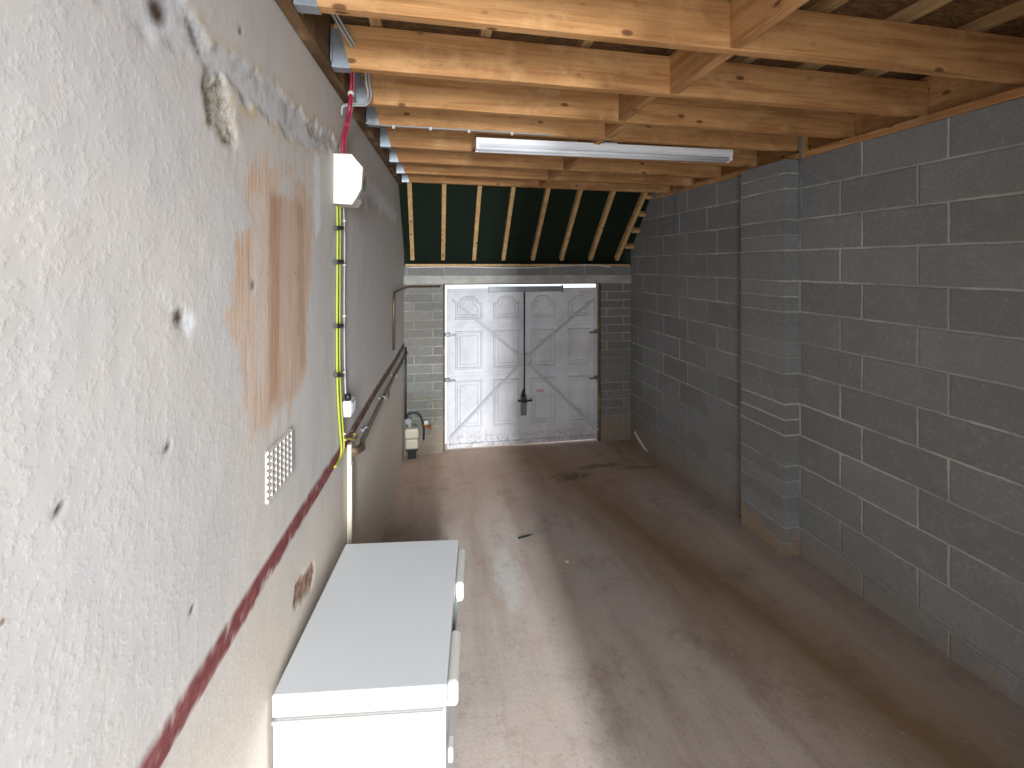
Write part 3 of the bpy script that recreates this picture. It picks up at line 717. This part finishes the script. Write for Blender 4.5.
# gas meter
R6 = empty('gas_meter', (-.235, BY-.11, .13)); tag(R6, 'cream gas meter low in the far left corner beside the garage door', 'meter')
m = MB(); m.box((0, 0, .06), (.15, .12, .12), None, .022, 3); m.build('lower_case', M['cream'], R6)
m = MB(); m.box((0, 0, .185), (.16, .125, .12), None, .022, 3); m.build('upper_case', M['cream'], R6)
m = MB(); m.box((0, -.0, -.01), (.14, .11, .02), None, .004); m.box((0, .02, -.07), (.10, .09, .10)); m.build('bracket', M['dark'], R6)
m = MB()
m.tube([(-.03, 0, .24), (-.03, 0, .30)], .02, 10); m.tube([(-.04, -.01, .33), (-.04, -.05, .33)], .035, 14); m.build('regulator', M['lead'], R6)
m = MB(); m.tube([(.035, 0, .24), (.035, 0, .27)], .018, 10); m.build('union', M['steel'], R6)
m = MB(); m.tube(smooth([(-.06, 0, .28), (-.06, 0, .38), (.0, 0, .41), (.07, 0, .40), (.115, 0, .33), (.14, 0, .20), (.135, .02, .08)]), .012, 8); m.build('hose', M['dark'], R6)
m = MB(); m.tube([(.13, -.02, .27), (.21, -.01, .235)], .014, 10); m.box((.215, -.01, .232), (.03, .04, .03), None, .006); m.build('valve', M['rust'], R6)
m = MB(); m.box((.165, -.03, .30), (.05, .02, .05), None, .01); m.build('valve_tag', M['whitep'], R6)
cable('earth_wire', [(lw(BY)+.07, BY-.02, .66), (-.10, BY-.02, .70), (.03, BY-.02, .62), (.05, BY-.02, .45), (.0, BY-.02, .35), (-.07, BY-.03, .33)], .005, plain('dull_yellow_wire', (130, 130, 60), .6), 'thin yellow-green wire looping over the gas meter')
cable('loose_cable', [(lw(BY)+.03, BY-.02, EYE-.03), (.3, BY-.02, EYE-.022), (.9, BY-.02, EYE-.035), (1.3, BY-.02, EYE-.03), (1.9, BY-.02, EYE+.002), (2.1, BY-.025, EYE-.002), (2.3, BY-.025, EYE-.025)], .008, M['wcable'], 'pale cable sagging along the timber plate above the garage door')
# conduit and wires at the joists
def H(px, py, Y): return on_y(px, py, Y)
cable('hanging_wire', [H(330, 10, 2.02), H(334, 17, 2.05), H(344, 34, 2.09), H(352, 47, 2.12)], .006, M['lead'], 'left of two grey wire ends poking down in front of the third joist', 'cable', 'grey wire ends')
cable('hanging_wire', [H(333, 9, 2.02), H(338, 17, 2.05), H(348, 34, 2.09), H(355, 45, 2.12)], .006, M['lead'], 'right of two grey wire ends poking down in front of the third joist', 'cable', 'grey wire ends')
for k, dx in enumerate((0, 3)):
    cable('hanging_wire', [H(365.5+dx, 62, 2.32+dx*.02), H(366+dx, 80, 2.36+dx*.02), H(368+dx, 95, 2.42+dx*.02), H(364+dx, 103+dx*.5, 2.46), H(352+dx, 104+dx*.5, 2.44), H(343, 106+dx*.3, 2.40), H(342, 115, 2.42)], .006, M['lead'], ['outer', 'inner'][k]+' grey wire looping down at the fourth joist near the red cable', 'cable', 'grey wire loops')
cable('lamp_cable', [H(366, 123, 2.93), H(374, 124.5, 2.95), H(430, 128, 2.955), H(500, 132, 2.955), H(548, 135, 2.955), H(560, 137, 3.05)], .005, M['lead'], 'grey lighting cable clipped along a joist to the tube light')
for k, (x, y) in enumerate(((393.5, 127), (430.5, 128.6), (469, 131.3), (512, 133.6))):
    m = MB(); m.box(H(x, y, 2.950), (.018, .012, .022), None, .003, 1); o = m.build('cable_clip', M['whitep']); tag(o, 'tiny white clip on the lighting cable, '+['leftmost', 'second from the left', 'third from the left', 'rightmost'][k], 'clip', 'clips on the lighting cable')

# ------------------------------------------------------------------ twin tube light
XL, XR, YL, ZL = .30, 2.262, 3.13, EYE+.797
R7 = empty('tube_light', ((XL+XR)/2, YL+.05, ZL)); tag(R7, 'long white twin fluorescent tube light fixed under the roof joists', 'light')
L = XR-XL
m = MB(); m.prism([(-L/2, -.055, .082), (-L/2, .055, .082), (-L/2, .055, .045), (-L/2, .02, .030), (-L/2, -.02, .030), (-L/2, -.055, .045)], (L, 0, 0)); m.build('housing', M['lampwhite'], R7)
for s in (-1, 1):
    sh = .0 if s < 0 else .03
    m = MB(); m.tube([(-L/2+.025, s*.036, .014), (L/2-.02+sh, s*.036, .014)], .013, 14); tb = m.build('lamp_tube', M['tube'], R7)
    for e in (-1, 1):
        xx = e*(L/2-.012)+(sh if e > 0 else 0); m = MB(); m.box((xx, s*.036, .020), (.024, .030, .036), None, .004); m.build('lamp_holder', M['lampwhite'], tb)
m = MB(); m.box((0, -.02, .088), (.10, .05, .014), None, .003); m.build('mounting_clip', M['lampwhite'], R7)

# ------------------------------------------------------------------ galvanised straps on the block wall
for (px, ya, yb2, lab) in ((800.5, 136, 216, 'galvanised strap hanging down the block wall beside the projecting pier'), (675, 186, 235, 'galvanised strap hanging down the far part of the block wall')):
    a = on_right(px, ya, .006); b = on_right(px, yb2, .006)
    m = MB(); m.box(((a.x+b.x)/2, a.y, (a.z+b.z)/2), (.004, .030, a.z-b.z), None, .001, 1)
    for k in range(8): z = b.z+(k+.5)*(a.z-b.z)/8; m.box((a.x-.003, a.y, z), (.003, .010, .012))
    m.box((a.x-.006, a.y, Z_PL-.02), (.012, .022, .022), None, .003)
    o = m.build('restraint_strap', M['galv']); tag(o, lab, 'strap', 'restraint straps')

# ------------------------------------------------------------------ air vent in the left wall
c4 = [on_left(265, 452), on_left(290, 432), on_left(289, 472), on_left(266, 503)]
y0 = (c4[0].y+c4[3].y)/2; y1 = (c4[1].y+c4[2].y)/2; z1 = (c4[0].z+c4[1].z)/2; z0 = (c4[2].z+c4[3].z)/2
R8 = empty('air_vent', (lw(y0), y0, z0), -math.atan(LWS)); tag(R8, 'square pale air brick with rows of holes above the red band', 'vent')
M['vent'] = plain('vent_plaster', (188, 182, 176), .85, 0, .1, .4); M['ventd'] = plain('vent_recess', (168, 160, 152), .9, 0, .2)
wy = y1-y0; wz = z1-z0
m = MB(); m.box((.001, wy/2, wz/2), (.004, wy, wz)); m.build('recess', M['ventd'], R8)
m = MB()
for k in range(1, 7): m.box((.004, k*wy/6, wz/2), (.009, .013, wz+.01), None, .003, 1)
for k in range(8): m.box((.004, wy/2, k*wz/7), (.008, wy, .015), None, .003, 1)
m.build('grille', M['vent'], R8)

# ------------------------------------------------------------------ bits on the floor
p = on_z(524, 536, .06); z = floor_z(p.x, p.y)
m = MB(); m.bar((-.05, -.01, .006), (.045, .012, .008), .018, .008, Vector((0, 0, 1)), .003); m.bar((.03, .01, .007), (.075, .022, .007), .007, .006, Vector((0, 0, 1)), .002)
o = m.build('floor_debris', M['dark']); o.location = (p.x, p.y, z); tag(o, 'small dark sliver lying on the concrete floor', 'debris')
for k, (px, py, r) in enumerate(((567, 561, .018), (562, 569, .010))):
    p = on_z(px, py, .08); m = MB(); b = bmesh.ops.create_icosphere(m.bm, subdivisions=2, radius=r)
    for v in m.bm.verts: v.co = Vector((v.co.x*(1+.2*noise.noise(v.co*90)), v.co.y*1.2, v.co.z*.4+r*.4))
    o = m.build('pebble', M['cream']); o.location = (p.x, p.y, floor_z(p.x, p.y)); tag(o, ['larger', 'smaller'][k]+' pale crumb of plaster on the floor', 'pebble', 'plaster crumbs')
